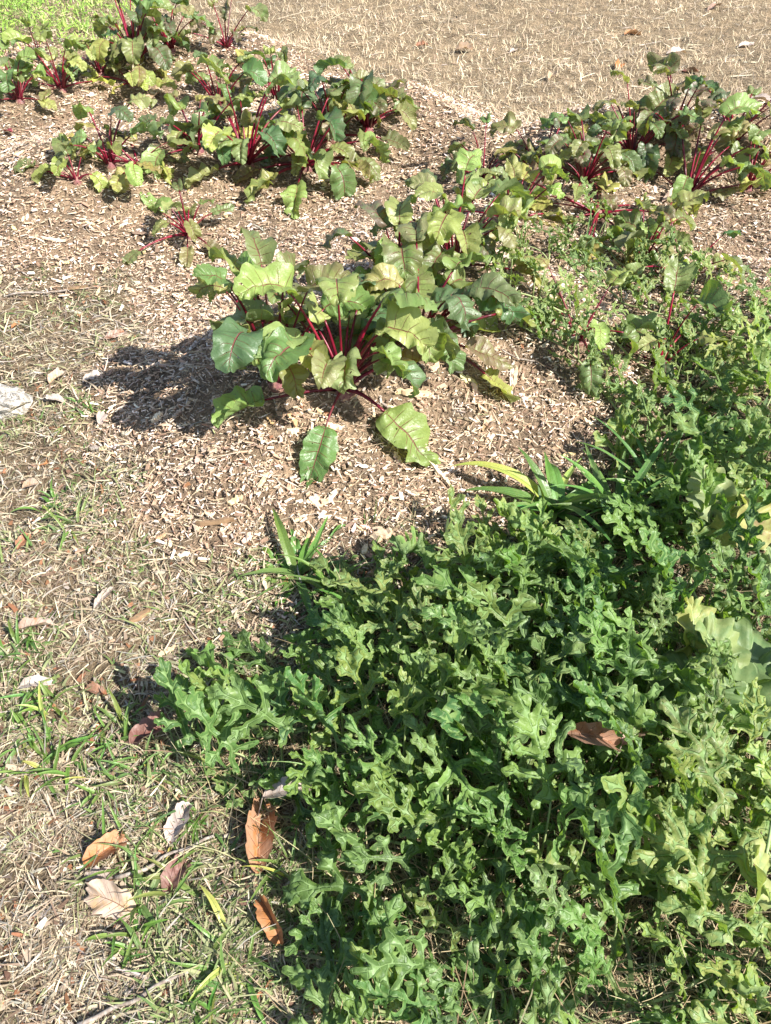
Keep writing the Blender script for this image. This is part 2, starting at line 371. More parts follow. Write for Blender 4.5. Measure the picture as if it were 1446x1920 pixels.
# dry lawn beyond the beds: short standing blades and long flat straw
x, y = scatter(235000, 3.4, 11.5, .5, .6); zz = zone(x, y); k = zz == 3; x, y = x[k], y[k]
gn = vnoise(x, y, .9, 4) * .6 + vnoise(x, y, .22, 6) * .4; band = np.exp(-((y - (4.6 - .12 * x)) / .75) ** 2)
k = rng.random(len(x)) < (.25 + .75 * np.clip(gn * .7 + band * .8, 0, 1)); x, y = x[k], y[k]; n = len(x)
o = ribbons('dry_lawn', x, y, .02 + rng.gamma(2.2, .010, n), .0025 + rng.random(n) * .003, rng.random(n) * 6.3, .15 + rng.random(n) * 1.2, rng.random(n) * .9,
            (.72 + .55 * vnoise(x, y, .8, 41) + .2 * vnoise(x, y, .2, 42))[:, None] * pick(ST_C[:4] + [(.50, .40, .26)], [30, 20, 18, 10, 22], n), M_STRAW, .002, 2)
tag(o, 'short bleached lawn grass beyond the beds', 'dry lawn', None, 'stuff')
x, y = scatter(20000, 3.4, 11.5, .5, .6); zz = zone(x, y); k = zz == 3; x, y = x[k], y[k]; n = len(x)
o = ribbons('loose_straw', x, y, .02 + rng.gamma(1.5, .024, n), .002 + rng.random(n) ** 2 * .008, np.where(rng.random(n) < .5, rng.normal(0, .5, n), rng.random(n) * 6.3), (rng.random(n) - .2) * .35, rng.random(n) * .3,
            pick(ST_C, [20, 12, 26, 14, 12, 14], n), M_STRAW, .008, 2, .5, None, .4)
tag(o, 'long loose straw lying over the dry lawn', 'straw', None, 'stuff')

# ------------------------------------------------------------------ leaf blades
def prof_beet(t):
    p = t ** .5 * (1 - t) ** .72; return p / .52, np.radians(112 - 84 * t ** .8)
def lobed_leaf(seed, h=.036):
    """flat deeply lobed leaf of unit length: vertices, triangles, share of the way from rib to margin, distance along"""
    r = np.random.default_rng(seed + 50); br = [((0, 0), (0, .93), .048, .034)]
    def add(a, ang, ln, r0, r1):
        b_ = (a[0] + sin(ang) * ln, a[1] + cos(ang) * ln); br.append((a, b_, r0, r1)); return b_
    ferny = seed % 2 == 0
    plan = (((.04, 108, .21, ((.62, 36, .07),)), (.20, 66, .36, ((.45, 46, .11), (.6, -42, .10), (.75, 36, .07))), (.40, 54, .33, ((.45, 42, .10), (.6, -40, .09))), (.58, 46, .22, ((.55, 40, .07),)), (.74, 40, .14, ())) if ferny else
            ((.05, 112, .25, ((.6, 38, .09),)), (.25, 62, .44, ((.50, 44, .14), (.58, -42, .12), (.76, 38, .08))), (.52, 48, .30, ((.5, 40, .10), (.6, -38, .08))), (.75, 38, .13, ())))
    rr = .030 if ferny else .036
    for sd in (-1, 1):
        for y0, an, ln, subs in plan:
            y0 += r.uniform(-.03, .03); an = radians(an + r.uniform(-9, 9)); ln *= r.uniform(.82, 1.18); A = (0, y0)
            add(A, sd * an, ln, rr * 1.15, rr)
            for f, da, l2 in subs:
                f *= r.uniform(.85, 1.15); add((A[0] + sin(sd * an) * ln * f, A[1] + cos(sd * an) * ln * f), sd * (an + radians(da + r.uniform(-10, 10))), l2 * r.uniform(.8, 1.25), rr, rr * .82)
    def fld(P):
        d = np.full(len(P), 9.); vd = np.full(len(P), 9.)
        for a_, b_, r0, r1 in br:
            a_ = np.array(a_); ab = np.array(b_) - a_; q = np.clip(((P - a_) @ ab) / (ab @ ab), 0, 1); e = np.linalg.norm(P - a_ - q[:, None] * ab, axis=1)
            dd = e - (r0 + (r1 - r0) * q); k = .018; hh = np.clip(.5 + .5 * (dd - d) / k, 0, 1); d = dd * (1 - hh) + d * hh - k * hh * (1 - hh); vd = np.minimum(vd, e)
        return d + .008 * np.sin(P[:, 0] * 55 + seed) * np.sin(P[:, 1] * 60), vd
    xs = np.arange(-.62, .63, h); ys = np.arange(-.2, 1.06, h * .9); gx_, gy_ = np.meshgrid(xs, ys); gx_ = gx_ + (np.arange(len(ys)) % 2)[:, None] * h / 2
    P = np.stack([gx_.ravel(), gy_.ravel()], -1); ix = np.arange(len(P)).reshape(len(ys), len(xs)); tr = []
    for j in range(len(ys) - 1):
        a_, b_, c_, d_ = ix[j, :-1], ix[j, 1:], ix[j + 1, 1:], ix[j + 1, :-1]
        tr += ([np.stack([a_, b_, d_], -1), np.stack([b_, c_, d_], -1)] if j % 2 == 0 else [np.stack([a_, b_, c_], -1), np.stack([a_, c_, d_], -1)])
    tr = np.concatenate(tr); f, _ = fld(P); tr = tr[(f[tr] < 0).any(1)]; used = np.unique(tr)
    out = used[f[used] > -.004]
    for _ in range(4):
        Q_ = P[out]; f0, _v = fld(Q_); gxx = (fld(Q_ + [1e-3, 0])[0] - f0) / 1e-3; gyy = (fld(Q_ + [0, 1e-3])[0] - f0) / 1e-3; g2 = gxx ** 2 + gyy ** 2 + 1e-3
        P[out] -= np.stack([gxx, gyy], -1) * (np.clip(f0, -.02, .03) / g2)[:, None]
    inn = used[f[used] <= -.004]; Q_ = P[inn]; bd = np.full(len(inn), 9.); bp = Q_.copy()
    for a_, b_, r0, r1 in br:
        a_ = np.array(a_); ab = np.array(b_) - a_; q = np.clip(((Q_ - a_) @ ab) / (ab @ ab), 0, 1); pr = a_ + q[:, None] * ab; e = np.linalg.norm(Q_ - pr, axis=1); k_ = e < bd; bd[k_] = e[k_]; bp[k_] = pr[k_]
    k_ = bd < h * .52; P[inn[k_]] = bp[k_]
    mp = -np.ones(len(P), int); mp[used] = np.arange(len(used)); f, vd = fld(P[used]); sh = vd / (vd + np.maximum(-f, 0) + 1e-5)
    return P[used], mp[tr], np.clip(sh, 0, 1)
LOBED = [lobed_leaf(k) for k in range(22)]
def lobed_blade(k, p0, az, e, L, bend, twist, azd, fold, ruf, puff, curl, seed, wide=1., clamp=True):
    P2, tr, sh = LOBED[k % len(LOBED)]; r = np.random.default_rng(seed); P, T, S, Nn, _, _ = spine(p0, az, e, L, bend, 20, twist, azd, 1.3); q = np.linspace(0, 1, 20)
    x = P2[:, 0] * wide * L; yy = P2[:, 1] * L; p1, p2, p3 = r.random(3) * 6.28; ax = np.abs(P2[:, 0])
    z = L * (fold * ax + ruf * ax ** 1.2 * np.sin(P2[:, 1] * 11 + p1 + np.sign(x) * p2) + .35 * ruf * np.sin(P2[:, 0] * 17 + p3) * np.sin(P2[:, 1] * 15 + p2) + puff * np.sin(pi * sh) + curl * sh ** 2.5 * .05 - bend * .25 * ax ** 2)
    yq = np.clip(yy / L, 0, 1); ex = yy - yq * L; I = lambda A: np.stack([np.interp(yq, q, A[:, c_]) for c_ in range(3)], -1)
    V = I(P) + I(T) * ex[:, None] + I(S) * x[:, None] + I(Nn) * z[:, None]
    if clamp:
        hh = H(V[:, 0], V[:, 1]) + .006; V[:, 2] = np.maximum(V[:, 2], hh + .01 * (.5 + .5 * np.sin(P2[:, 0] * 20 + p1)))
    return V, tr[:, ::-1], np.stack([.5 + .5 * sh, P2[:, 1]], -1)
def prof_squash(t):
    w = .62 * np.sqrt(np.clip(1 - (2 * t - .93) ** 2 * .9, 0, 1)) * (1 + .05 * np.cos(t * 2 * pi * 5)) * np.clip((1 - t) / .05, 0, 1) ** .5
    w[0] = .35
    return w, np.radians(150 - 140 * t ** .75)
def prof_lance(t):
    p = (t + .03) ** .55 * (1.0 - t) ** .8; return p / .55, np.radians(60 - 40 * t)
def prof_dry(t):
    w = (t ** .6) * (1 - t) ** .75 / .5; return w * (1 + .07 * np.sin(t * 2 * pi * 7)), np.radians(70 - 40 * t)

def spine(p0, az, e, L, bend, n=14, twist=0.0, azd=0.0, acc=1.0):
    s = np.linspace(0, 1, n); el = e - bend * s ** acc; a = az + azd * s
    T = np.stack([np.cos(el) * np.cos(a), np.cos(el) * np.sin(a), np.sin(el)], -1)
    P = np.zeros((n, 3)); P[0] = p0; P[1:] = p0 + np.cumsum((T[1:] + T[:-1]) / 2, 0) * L / (n - 1)
    S0 = np.stack([-np.sin(a), np.cos(a), np.zeros(n)], -1); N0 = np.cross(T, S0); tw = twist * np.minimum(1, s * 2 + .3)
    S = S0 * np.cos(tw)[:, None] + N0 * np.sin(tw)[:, None]
    return P, T, S, np.cross(T, S), a[-1], el[-1]
def blade(prof, p0, az, e, L, W, bend, twist=0., azd=0., fold=.2, ruf=.1, nr=4, puff=.0, nlat=8, nt_=18, ns=4, curl=0., seed=0, clamp=True, acc=1.2, asym=.08, gap=.005, irr=False):
    r = np.random.default_rng(seed); P, T, S, Nn, _, _ = spine(p0, az, e, L, bend, 20, twist, azd, acc); q = np.linspace(0, 1, 20)
    tt = np.linspace(0, 1, nt_); wt, an = prof(tt) ; sv = np.linspace(-1, 1, 2 * ns + 1)
    tg, sg = np.meshgrid(tt, sv, indexing='ij'); V = np.zeros((nt_, 2 * ns + 1, 3))
    p1, p2, p3, p4 = r.random(4) * 2 * pi
    for j, s in enumerate(sv):
        sd = np.sign(s); a_ = abs(s); wj = W * wt * (1 + sd * asym * r.normal()) * (1 + .05 * np.sin(tt * 2 * pi * nr * 2.3 + p3 + sd))
        x = sd * a_ * wj * np.sin(an); yy = L * tt + a_ * wj * np.cos(an)
        z = fold * a_ * wj + curl * a_ ** 3 * wj + ruf * W * a_ ** 1.6 * (np.sin(2 * pi * nr * tt + p1 + sd * p4) * .65 + .35 * np.sin(2 * pi * nr * 1.9 * tt + p2 * sd)) * np.sin(pi * np.clip(tt, .04, .97)) ** .5
        if irr:
            wn = lambda f_, o_: vnoise(tt * nr * f_ + p1 * 3 + sd * 7, tt * 0 + p2 * 5 + a_ * .8, 1., o_) - .5
            z = fold * a_ * wj + curl * a_ ** 3 * wj + ruf * W * a_ ** 1.5 * (wn(1.6, 1) * 2.0 + wn(3.6, 2) * 1.1) + .45 * ruf * W * wn(2.5, 3) + .10 * W * (vnoise(tt * 9 + p3 * 9, tt * 0 + s * 4.5 + p4, 1., 6) - .5) * min(1, a_ * 3)
            x = x * (1 + .16 * wn(5., 4) * a_)
        z += puff * W * np.abs(np.sin(pi * nlat * tt)) * np.sin(pi * a_) 
        yq = np.clip(yy / L, 0, 1); ex = yy - yq * L
        for c_ in range(3):
            V[:, j, c_] = np.interp(yq, q, P[:, c_]) + np.interp(yq, q, T[:, c_]) * ex + np.interp(yq, q, S[:, c_]) * x + np.interp(yq, q, Nn[:, c_]) * z
    if clamp:
        h = H(V[..., 0], V[..., 1]) + gap; low = V[..., 2] < h
        V[..., 2] = np.where(low, h + .012 * (.5 + .5 * np.sin(tg * 17 + p1)) * (.3 + np.abs(sg)), V[..., 2])
    ix = np.arange(nt_ * (2 * ns + 1)).reshape(nt_, -1)
    Fc = np.stack([ix[:-1, :-1], ix[:-1, 1:], ix[1:, 1:], ix[1:, :-1]], -1).reshape(-1, 4)[:, ::-1]
    return V.reshape(-1, 3), Fc, np.stack([sg * .5 + .5, tg], -1).reshape(-1, 2)

# ------------------------------------------------------------------ beets
GREENS = [(.135, .215, .062), (.18, .26, .08), (.085, .16, .058), (.235, .30, .10), (.065, .135, .05), (.16, .225, .075)]
def tint(c, j=.15): return tuple(max(0, v * (1 + R(-j, j))) for v in c)
def beet_leaf(root, base, az, e0, ls, bend, L, W, droop, purple=.2, yellow=0., twist=0., seed=0, size=1., azd=0.):
    P, T, S, Nn, a1, e1 = spine(base + np.array([cos(az), sin(az), 0]) * R(.006, .018) * size, az, e0, ls, bend, 9, 0, azd)
    g = H(P[:, 0], P[:, 1]) + .006; P[:, 2] = np.maximum(P[:, 2], g)
    V, Fc = tube(P, (np.linspace(.0054, .0026, 9) + .003 * np.exp(-np.arange(9) * 1.1)) * size * R(.65, 1.1), 6)
    sh = R(.6, 1.35); pk = R(0, 3) if R(0, 1) < .25 else 1.; st = mk('leaf_stalk', V, Fc, M_STALK, P[0], root, tuple(root.location), color=(sh, sh * R(.8, 1.4) * (1 + pk * 2 if pk != 1 else 1), sh * (1 + pk * .3 if pk != 1 else 1), 1))
    c = random.choice(GREENS); c = tuple(c[i] * (1 - yellow) + (.46, .42, .10)[i] * yellow for i in range(3))
    c = tuple(c[i] * (1 - .45 * purple) + (.12, .08, .065)[i] * .45 * purple for i in range(3))
    V, Fc, uv = blade(prof_beet, P[-1] - T[-1] * .004, a1, e1, L, W * .95, droop, twist, R(-.5, .5), R(.05, .5), R(.32, .62), R(2.4, 4.6), .10, 8, 30, 5, R(-.3, .3), seed, irr=True, acc=.75 if e0 > .5 else 1.2)
    mk('leaf_blade', V, Fc, M_BEET, P[-1], st, P[0], uv=uv, color=(*tint(c), min(1, purple * .9 + R(0, .12))))
def beet(px, py, size, n, label, spread=.85, purple=.15, yellow=.08, lean=None, nlow=3, extra=(), seed=0, eup=(52, 88), azr=None, lsr=(.08, .25), up=1.):
    size *= (1.0 if py > 480 else 1.10) if px < 880 else .98; n = int(n * (1.75 if py > 480 else 1.4)); random.seed(1000 + seed * 31 + int(px)); b = at(px, py); b[2] = float(H(b[0], b[1])); root = empty('beet_plant', b)
    tag(root, label, 'beet plant', 'beet plants growing in the mulched beds')
    # root crown
    s = size; Vr, Fr = tube(np.array([b + [0, 0, -.02], b + [0, 0, .004 * s], b + [.001, 0, .016 * s], b + [.001, .001, .026 * s]]), np.array([.022, .024, .018, .010]) * s, 10)
    mk('root_crown', Vr, Fr, M_ROOT, b, root, tuple(b))
    bb = b + np.array([0, 0, .016 * s]); k = 0; off = R(0, 6.3)
    for i in range(n):
        az = off + i * 2.39996 + R(-.35, .35) if azr is None else R(*azr)
        f = i / max(1, n - 1); e = radians(eup[1] - (eup[1] - eup[0]) * f * spread + R(-6, 6)); e = max(e, radians(12))
        lx = R(*lsr) * s * (1.05 - .25 * f)
        if lean is not None:
            ca, sa = cos(az) * cos(e) + lean[0], sin(az) * cos(e) + lean[1]; az = math.atan2(sa, ca)
        L = R(.078, .132) * s if py > 480 else R(.07, .125) * s; k += 1
        beet_leaf(root, bb, az, e, lx, R(.1, .7) + .25 * f, L, L * R(.38, .50), R(1.1, 2.4), min(1, max(0, random.gauss(purple * .8 - .05, .18))), max(0, random.gauss(yellow, .12)), R(-.6, .6), seed * 100 + k, s)
    for i in range(nlow):                                   # leaves that have sunk onto the mulch
        az = off + i * 6.283 / max(1, nlow) + R(-.6, .6); L = R(.10, .15) * s; k += 1
        beet_leaf(root, bb, az, radians(R(8, 24)), R(.10, .2) * s, R(.2, .5), L, L * R(.28, .38), R(.2, .6), random.random() * .5, max(0, random.gauss(.25 + yellow, .25)), R(-.5, .5), seed * 100 + k, s)
    for (tx, ty, th, L, pur, yel, e0) in extra:             # named leaves: the blade begins at this photo pixel, th above the soil
        q = at(tx, ty, th); dv = q - bb; az = math.atan2(dv[1], dv[0]); hd = math.hypot(dv[0], dv[1]); k += 1
        elev = math.atan2(dv[2], hd); ls = math.hypot(hd, dv[2]); bend = radians(2 * max(0, e0)); 
        beet_leaf(root, bb, az, elev + bend / 2, ls * (1 + bend * bend / 24), bend, L, L * R(.33, .39), (R(1.3, 1.9) if th > .2 else R(.7, 1.3)) if th > .1 else R(.3, .7), pur, yel, R(-.4, .4), seed * 100 + k, s)
    return root

beet(645, 738, 1.22, 13, 'tall beet with red stalks, in front of the other beets on the near mound', purple=.12, nlow=0, seed=1, eup=(60, 88), lsr=(.12, .27),
     extra=[(614, 796, .05, .17, .0, .05, 18), (718, 772, .06, .20, .0, .3, 20), (508, 748, .04, .15, .0, .05, 5), (545, 620, .14, .13, .7, .1, 12), (700, 640, .13, .14, .55, .15, 12), (740, 680, .1, .14, .3, .3, 20)])
beet(520, 722, 1.12, 8, 'beet with upright stalks at the left end of the near mound', purple=.1, nlow=1, seed=2, eup=(64, 88), lsr=(.14, .28),
     extra=[(470, 530, .28, .14, .0, .05, 14), (478, 625, .2, .13, .15, .15, 15), (492, 500, .33, .13, 0, 0, 14)])
beet(785, 652, 1.15, 12, 'beet with splayed scarlet stalks behind the foremost plant', purple=.15, nlow=2, seed=3, eup=(45, 86), lsr=(.1, .25),
     extra=[(870, 650, .09, .15, .6, .2, 15), (905, 700, .07, .13, .2, .5, 22), (920, 590, .12, .13, .1, .3, 12), (860, 545, .25, .17, .1, .15, 12)])
beet(748, 545, 1.1, 9, 'beet with dark purple-tinged leaves behind the near mound group', purple=.35, nlow=1, seed=4)
beet(850, 505, 1.1, 12, 'leafy beet between the near mound and the tangled beets', purple=.15, nlow=2, seed=5)
beet(355, 445, .88, 5, 'small lone beet on open mulch with sprawling thin stalks', purple=.1, nlow=2, seed=6, eup=(52, 86), lsr=(.1, .17),
     extra=[(262, 470, .04, .09, .2, .05, 15), (352, 465, .05, .1, .2, .3, 20), (395, 400, .1, .1, 0, 0, 20)])
beet(372, 284, 1.1, 10, 'beet showing its pale root crown, beside the bushy middle beet', purple=.1, yellow=.12, nlow=2, seed=7, eup=(20, 80))
beet(465, 315, 1.25, 15, 'bushy beet at the middle of the second row, scarlet stalks at its foot', purple=.15, nlow=3, seed=8, eup=(35, 88))
beet(575, 318, 1.2, 15, 'beet spilling drooping leaves down the front of the second mound', purple=.2, yellow=.15, nlow=5, seed=9, eup=(20, 80),
     extra=[(520, 325, .10, .16, .1, .35, 15), (560, 345, .08, .17, .1, .2, 15), (645, 300, .12, .16, .2, .2, 20)])
beet(690, 245, 1.15, 14, 'beet at the far end of the second row by the lawn edge', purple=.3, nlow=3, seed=10)
beet(625, 262, 1.05, 9, 'beet wedged between two bigger ones in the second row', purple=.25, nlow=1, seed=11)
beet(145, 342, .78, 4, 'smallest beet of the second row, at its near end', purple=.05, nlow=1, seed=12, eup=(35, 75), lsr=(.08, .13))
beet(208, 312, 1.0, 7, 'upright sparse beet beside the smallest one of the second row', purple=.1, nlow=2, seed=13, eup=(50, 88))
beet(262, 318, .9, 6, 'low beet with drooping pale leaves next to the sparse upright one', purple=.2, yellow=.2, nlow=4, seed=14, eup=(15, 55))
beet(412, 205, 1.1, 10, 'beet with one big broad leaf raised, behind the bushy middle beet', purple=.1, nlow=1, seed=15)
beet(520, 190, 1.0, 9, 'beet behind the second row, its leaves against the dry lawn', purple=.15, nlow=1, seed=16)
beet(38, 192, .95, 10, 'beet at the picture edge in the farthest row', purple=.05, yellow=.12, nlow=3, seed=17)
beet(118, 170, .95, 11, 'bright green beet second from the edge in the farthest row', purple=.05, yellow=.15, nlow=4, seed=18)
beet(75, 112, .8, 5, 'beet half hidden among green weeds at the back', purple=.0, nlow=0, seed=19)
beet(256, 118, 1.25, 18, 'largest dark beet of the farthest row, dense crimson stalks', purple=.3, nlow=3, seed=20, eup=(35, 88))
beet(322, 98, 1.1, 11, 'tall beet beside the dense dark one in the farthest row', purple=.25, nlow=2, seed=21)
beet(425, 92, .95, 8, 'wispy purple beet at the end of the farthest row', purple=.7, nlow=2, seed=22, lsr=(.14, .28), eup=(25, 70))
beet(248, 160, .85, 5, 'flattened yellowing beet in front of the farthest row', purple=.1, yellow=.4, nlow=3, seed=23, eup=(15, 45))
beet(190, 140, .85, 6, 'beet between the bright green and the dense dark one at the back', purple=.15, nlow=1, seed=24)
beet(1185, 300, 1.12, 15, 'tallest beet on the far mound by the lawn, purple top leaves', purple=.35, nlow=3, seed=25, eup=(40, 89), lsr=(.14, .28))
beet(1255, 268, 1.12, 10, 'beet with purple folded leaf tips rising behind the tallest one', purple=.6, nlow=1, seed=37, eup=(50, 89), lsr=(.16, .3))
beet(1372, 276, 1.08, 8, 'beet with two long dark stalks at the back of the far mound', purple=.6, nlow=1, seed=38, eup=(45, 80), lsr=(.16, .3))
beet(1095, 345, 1.15, 12, 'beet before the tallest one, leaves curling over pink stalks', purple=.2, nlow=4, seed=26)
beet(1010, 345, 1.1, 10, 'beet with dull purple foliage at the near side of the far mound', purple=.6, nlow=3, seed=27)
beet(1285, 378, 1.2, 10, 'beet with long leaning red stalks beside the tallest one', purple=.2, nlow=3, seed=28, lean=(.35, .1), lsr=(.16, .3))
beet(1400, 358, 1.1, 7, 'spindly beet with bare upright stalks near the picture edge', purple=.4, nlow=2, seed=29, eup=(60, 86), lsr=(.18, .27))
beet(1120, 408, 1.15, 4, 'collapsed beet with a coil of bare pink stalks on the mulch', purple=.2, yellow=.3, nlow=8, seed=30, eup=(8, 25), lsr=(.2, .3))
beet(905, 345, 1.0, 7, 'beet with one lifted leaf on a pink stalk at the mound foot', purple=.3, nlow=2, seed=31, eup=(40, 85), lsr=(.15, .26))
beet(960, 420, 1.05, 10, 'beet with limp yellow-green leaves amid the tangle of grass', purple=.15, yellow=.25, nlow=3, seed=32)
beet(1205, 492, 1.0, 8, 'blue-green beet growing among feathery melon shoots', purple=.1, nlow=2, seed=33)
beet(1275, 530, 1.0, 7, 'beet with flat grey-green leaves at the melon patch border', purple=.1, nlow=3, seed=34, eup=(25, 70))
beet(1085, 640, .95, 4, 'beet with one broad dark leaf among melon shoots', purple=.0, nlow=1, seed=35, eup=(25, 60))
beet(1235, 690, 1.0, 5, 'dark leafy beet overgrown by the melon vines', purple=.0, nlow=1, seed=36)

# ------------------------------------------------------------------ melon vines
def polyline(pts, step=.02):
    P = np.array([at(*p) for p in pts]); d = np.r_[0, np.cumsum(np.linalg.norm(np.diff(P[:, :2], axis=0), axis=1))]
    s = np.arange(0, d[-1], step); x = np.interp(s, d, P[:, 0]); y = np.interp(s, d, P[:, 1])
    k = np.ones(7) / 7; 
    if len(x) > 12:
        xs = np.convolve(np.pad(x, 3, mode='edge'), k, 'valid'); ys = np.convolve(np.pad(y, 3, mode='edge'), k, 'valid')
    else: xs, ys = x, y
    xs = xs + (vnoise(s, s * 0 + pts[0][0], .12) - .5) * .03; ys = ys + (vnoise(s, s * 0 + pts[0][1], .12, 4) - .5) * .03
    z = H(xs, ys) + .008 + .03 * vnoise(s, s * 0 + pts[0][0], .2, 3)
    return np.stack([xs, ys, z], -1)
VINES = [  # photo polyline of the runner, label
    ([(1300, 1600), (1100, 1500), (900, 1420), (700, 1380), (520, 1380), (330, 1350)], 'watermelon vine reaching farthest onto the dry path'),
    ([(1250, 1700), (1000, 1640), (820, 1600), (640, 1560), (500, 1530)], 'watermelon vine creeping toward the big orange dead leaf'),
    ([(1200, 1860), (1000, 1800), (800, 1760), (640, 1720), (600, 1640)], 'watermelon vine with broad dark leaves beside dry brown stems'),
    ([(1250, 1990), (1000, 1960), (800, 1930), (640, 1880), (600, 1800)], 'watermelon vine along the bottom border of the photo'),
    ([(1446, 1500), (1250, 1420), (1050, 1340), (900, 1280), (740, 1230), (640, 1140)], 'watermelon vine with upright pale leaves by the weedy mulch edge'),
    ([(1446, 1400), (1280, 1330), (1120, 1250), (980, 1160), (880, 1080), (800, 1040)], 'watermelon vine climbing toward the mulch in front of the plantain'),
    ([(1446, 1250), (1300, 1190), (1180, 1120), (1080, 1040), (980, 980)], 'watermelon vine standing tall below the broad plantain'),
    ([(1500, 1060), (1380, 1040), (1250, 1020), (1150, 990), (1100, 940)], 'watermelon vine tangled with long strappy grass'),
    ([(1600, 900), (1450, 880), (1340, 840), (1240, 800), (1170, 740)], 'shaded watermelon vine at the back of the patch'),
    ([(1600, 720), (1446, 700), (1340, 680), (1260, 640), (1180, 620)], 'watermelon vine beneath the grey-green beet at the patch border'),
    ([(1230, 900), (1170, 790), (1110, 720), (1060, 670), (1000, 640), (940, 600)], 'watermelon runner with small pale leaves trailing over bare mulch'),
    ([(1340, 640), (1220, 600), (1140, 560), (1080, 520), (1040, 470), (960, 520)], 'feathery watermelon shoots standing between the tangled beets'),
    ([(1600, 1500), (1446, 1480), (1320, 1480), (1200, 1540), (1060, 1560)], 'watermelon vine below the brown curled leaf in the patch'),
    ([(1600, 1640), (1446, 1640), (1300, 1680), (1180, 1740), (1080, 1800)], 'yellowing watermelon vine with bleached withered leaves'),
    ([(1600, 1850), (1446, 1830), (1320, 1850), (1200, 1900), (1100, 1930)], 'watermelon vine in the corner of the photo with pale giant leaf'),
    ([(900, 1500), (780, 1450), (660, 1430), (560, 1440), (450, 1430)], 'watermelon vine with narrow ferny leaves near the grey dead leaf'),
    ([(1000, 1400), (880, 1340), (760, 1310), (640, 1270), (500, 1260)], 'watermelon vine holding one big lobed leaf over dry wiry stems'),
    ([(1446, 600), (1360, 570), (1280, 560), (1200, 530), (1130, 470), (1100, 430)], 'thin watermelon runner winding up among the blue-green beets'),
    ([(1300, 760), (1210, 700), (1130, 640), (1040, 590), (960, 560), (900, 520)], 'watermelon runner threading under the broad dark beet leaf'),
]
RUN = [polyline(p) for p, _ in VINES]
# leaf spots inside the patch, spaced like a canopy
spots = []
def try_spot(x, y, dmin, h):
    for (a, b, c, _) in spots:
        if (a - x) ** 2 + (b - y) ** 2 + ((c - h) * .6) ** 2 < dmin * dmin: return False
    spots.append((x, y, h, 0)); return True
random.seed(5); np_ = np.array(PATCH); lo, hi = np_.min(0), np_.max(0)
HOLES = [(flat(1040, 965), .15), (flat(1140, 960), .13), (flat(1220, 930), .09), (flat(1390, 1130), .13), (flat(1380, 1420), .07), (flat(1180, 1800), .05), (flat(1350, 1300), .09), (flat(1340, 1560), .06), (flat(600, 1230), .06)]
tries = 0
PAT = np.array(PATCH)
def edge_h(x, y):
    d = 9
    for a_, b_ in zip(PAT, np.roll(PAT, -1, 0)):
        ab = b_ - a_; q = min(1, max(0, ((x - a_[0]) * ab[0] + (y - a_[1]) * ab[1]) / (ab @ ab))); d = min(d, math.hypot(x - a_[0] - q * ab[0], y - a_[1] - q * ab[1]))
    return .18 + .95 * min(1, d / .38)
while tries < 22000 and len(spots) < 560:
    tries += 1; x, y = R(lo[0], min(hi[0], 1.35)), R(max(lo[1], .05), hi[1])
    if not inpoly(np.array([x]), np.array([y]), PATCH)[0]: continue
    if any((x - c[0]) ** 2 + (y - c[1]) ** 2 < r * r for c, r in HOLES): continue
    if x > (y * y + 1.7) ** .5 * TANW + .12: continue
    dmin = .053 + .012 * vnoise(x, y, .3, 8)
    try_spot(x, y, dmin * (1.25 if y > 1.6 else 1), R(.03, .2) * edge_h(x, y))
for pts in (VINES[10][0], VINES[11][0], VINES[-2][0], VINES[-1][0]):                     # the sparse runners over the mulch
    for (a, b), (c, d_) in zip(pts[:-1], pts[1:]):
        for f in (.03, .17, .31, .45, .59, .73, .87):
            p = at(a + (c - a) * f + R(-25, 25), b + (d_ - b) * f + R(-22, 22)); spots.append((p[0], p[1], R(.03, .12), 1))
best = []
for (x, y, h, sm) in spots:
    bd, bi, bj = 9, 0, 0
    for i, Q in enumerate(RUN):
        if sm and i not in (10, 11, len(VINES) - 2, len(VINES) - 1): continue
        d2 = (Q[:, 0] - x) ** 2 + (Q[:, 1] - y) ** 2; j = int(d2.argmin())
        if d2[j] < bd: bd, bi, bj = d2[j], i, j
    best.append((bi, bj))
vroots = []
for (pts, lab), Q in zip(VINES, RUN):
    r0 = empty('watermelon_vine', (Q[0][0], Q[0][1], float(H(Q[0][0], Q[0][1])))); tag(r0, lab, 'watermelon vine', 'watermelon vines sprawling in the patch')
    V, Fc = tube(Q, np.linspace(.0042, .0026, len(Q)), 6); mk('stem', V, Fc, M_VINE, Q[0], r0, tuple(r0.location), color=(1, 1, 1, 1)); vroots.append(r0)
def petiole(P0, P1, n=8, sag=.25):
    s = np.linspace(0, 1, n)[:, None]; mid = P0 * (1 - sag) + P1 * sag; mid[2] = P0[2] * .25 + P1[2] * .75 + .01
    return (1 - s) ** 2 * P0 + 2 * s * (1 - s) * mid + s * s * P1
MG = [(.084, .150, .038), (.105, .176, .042), (.062, .122, .038), (.145, .21, .056), (.092, .158, .044)]
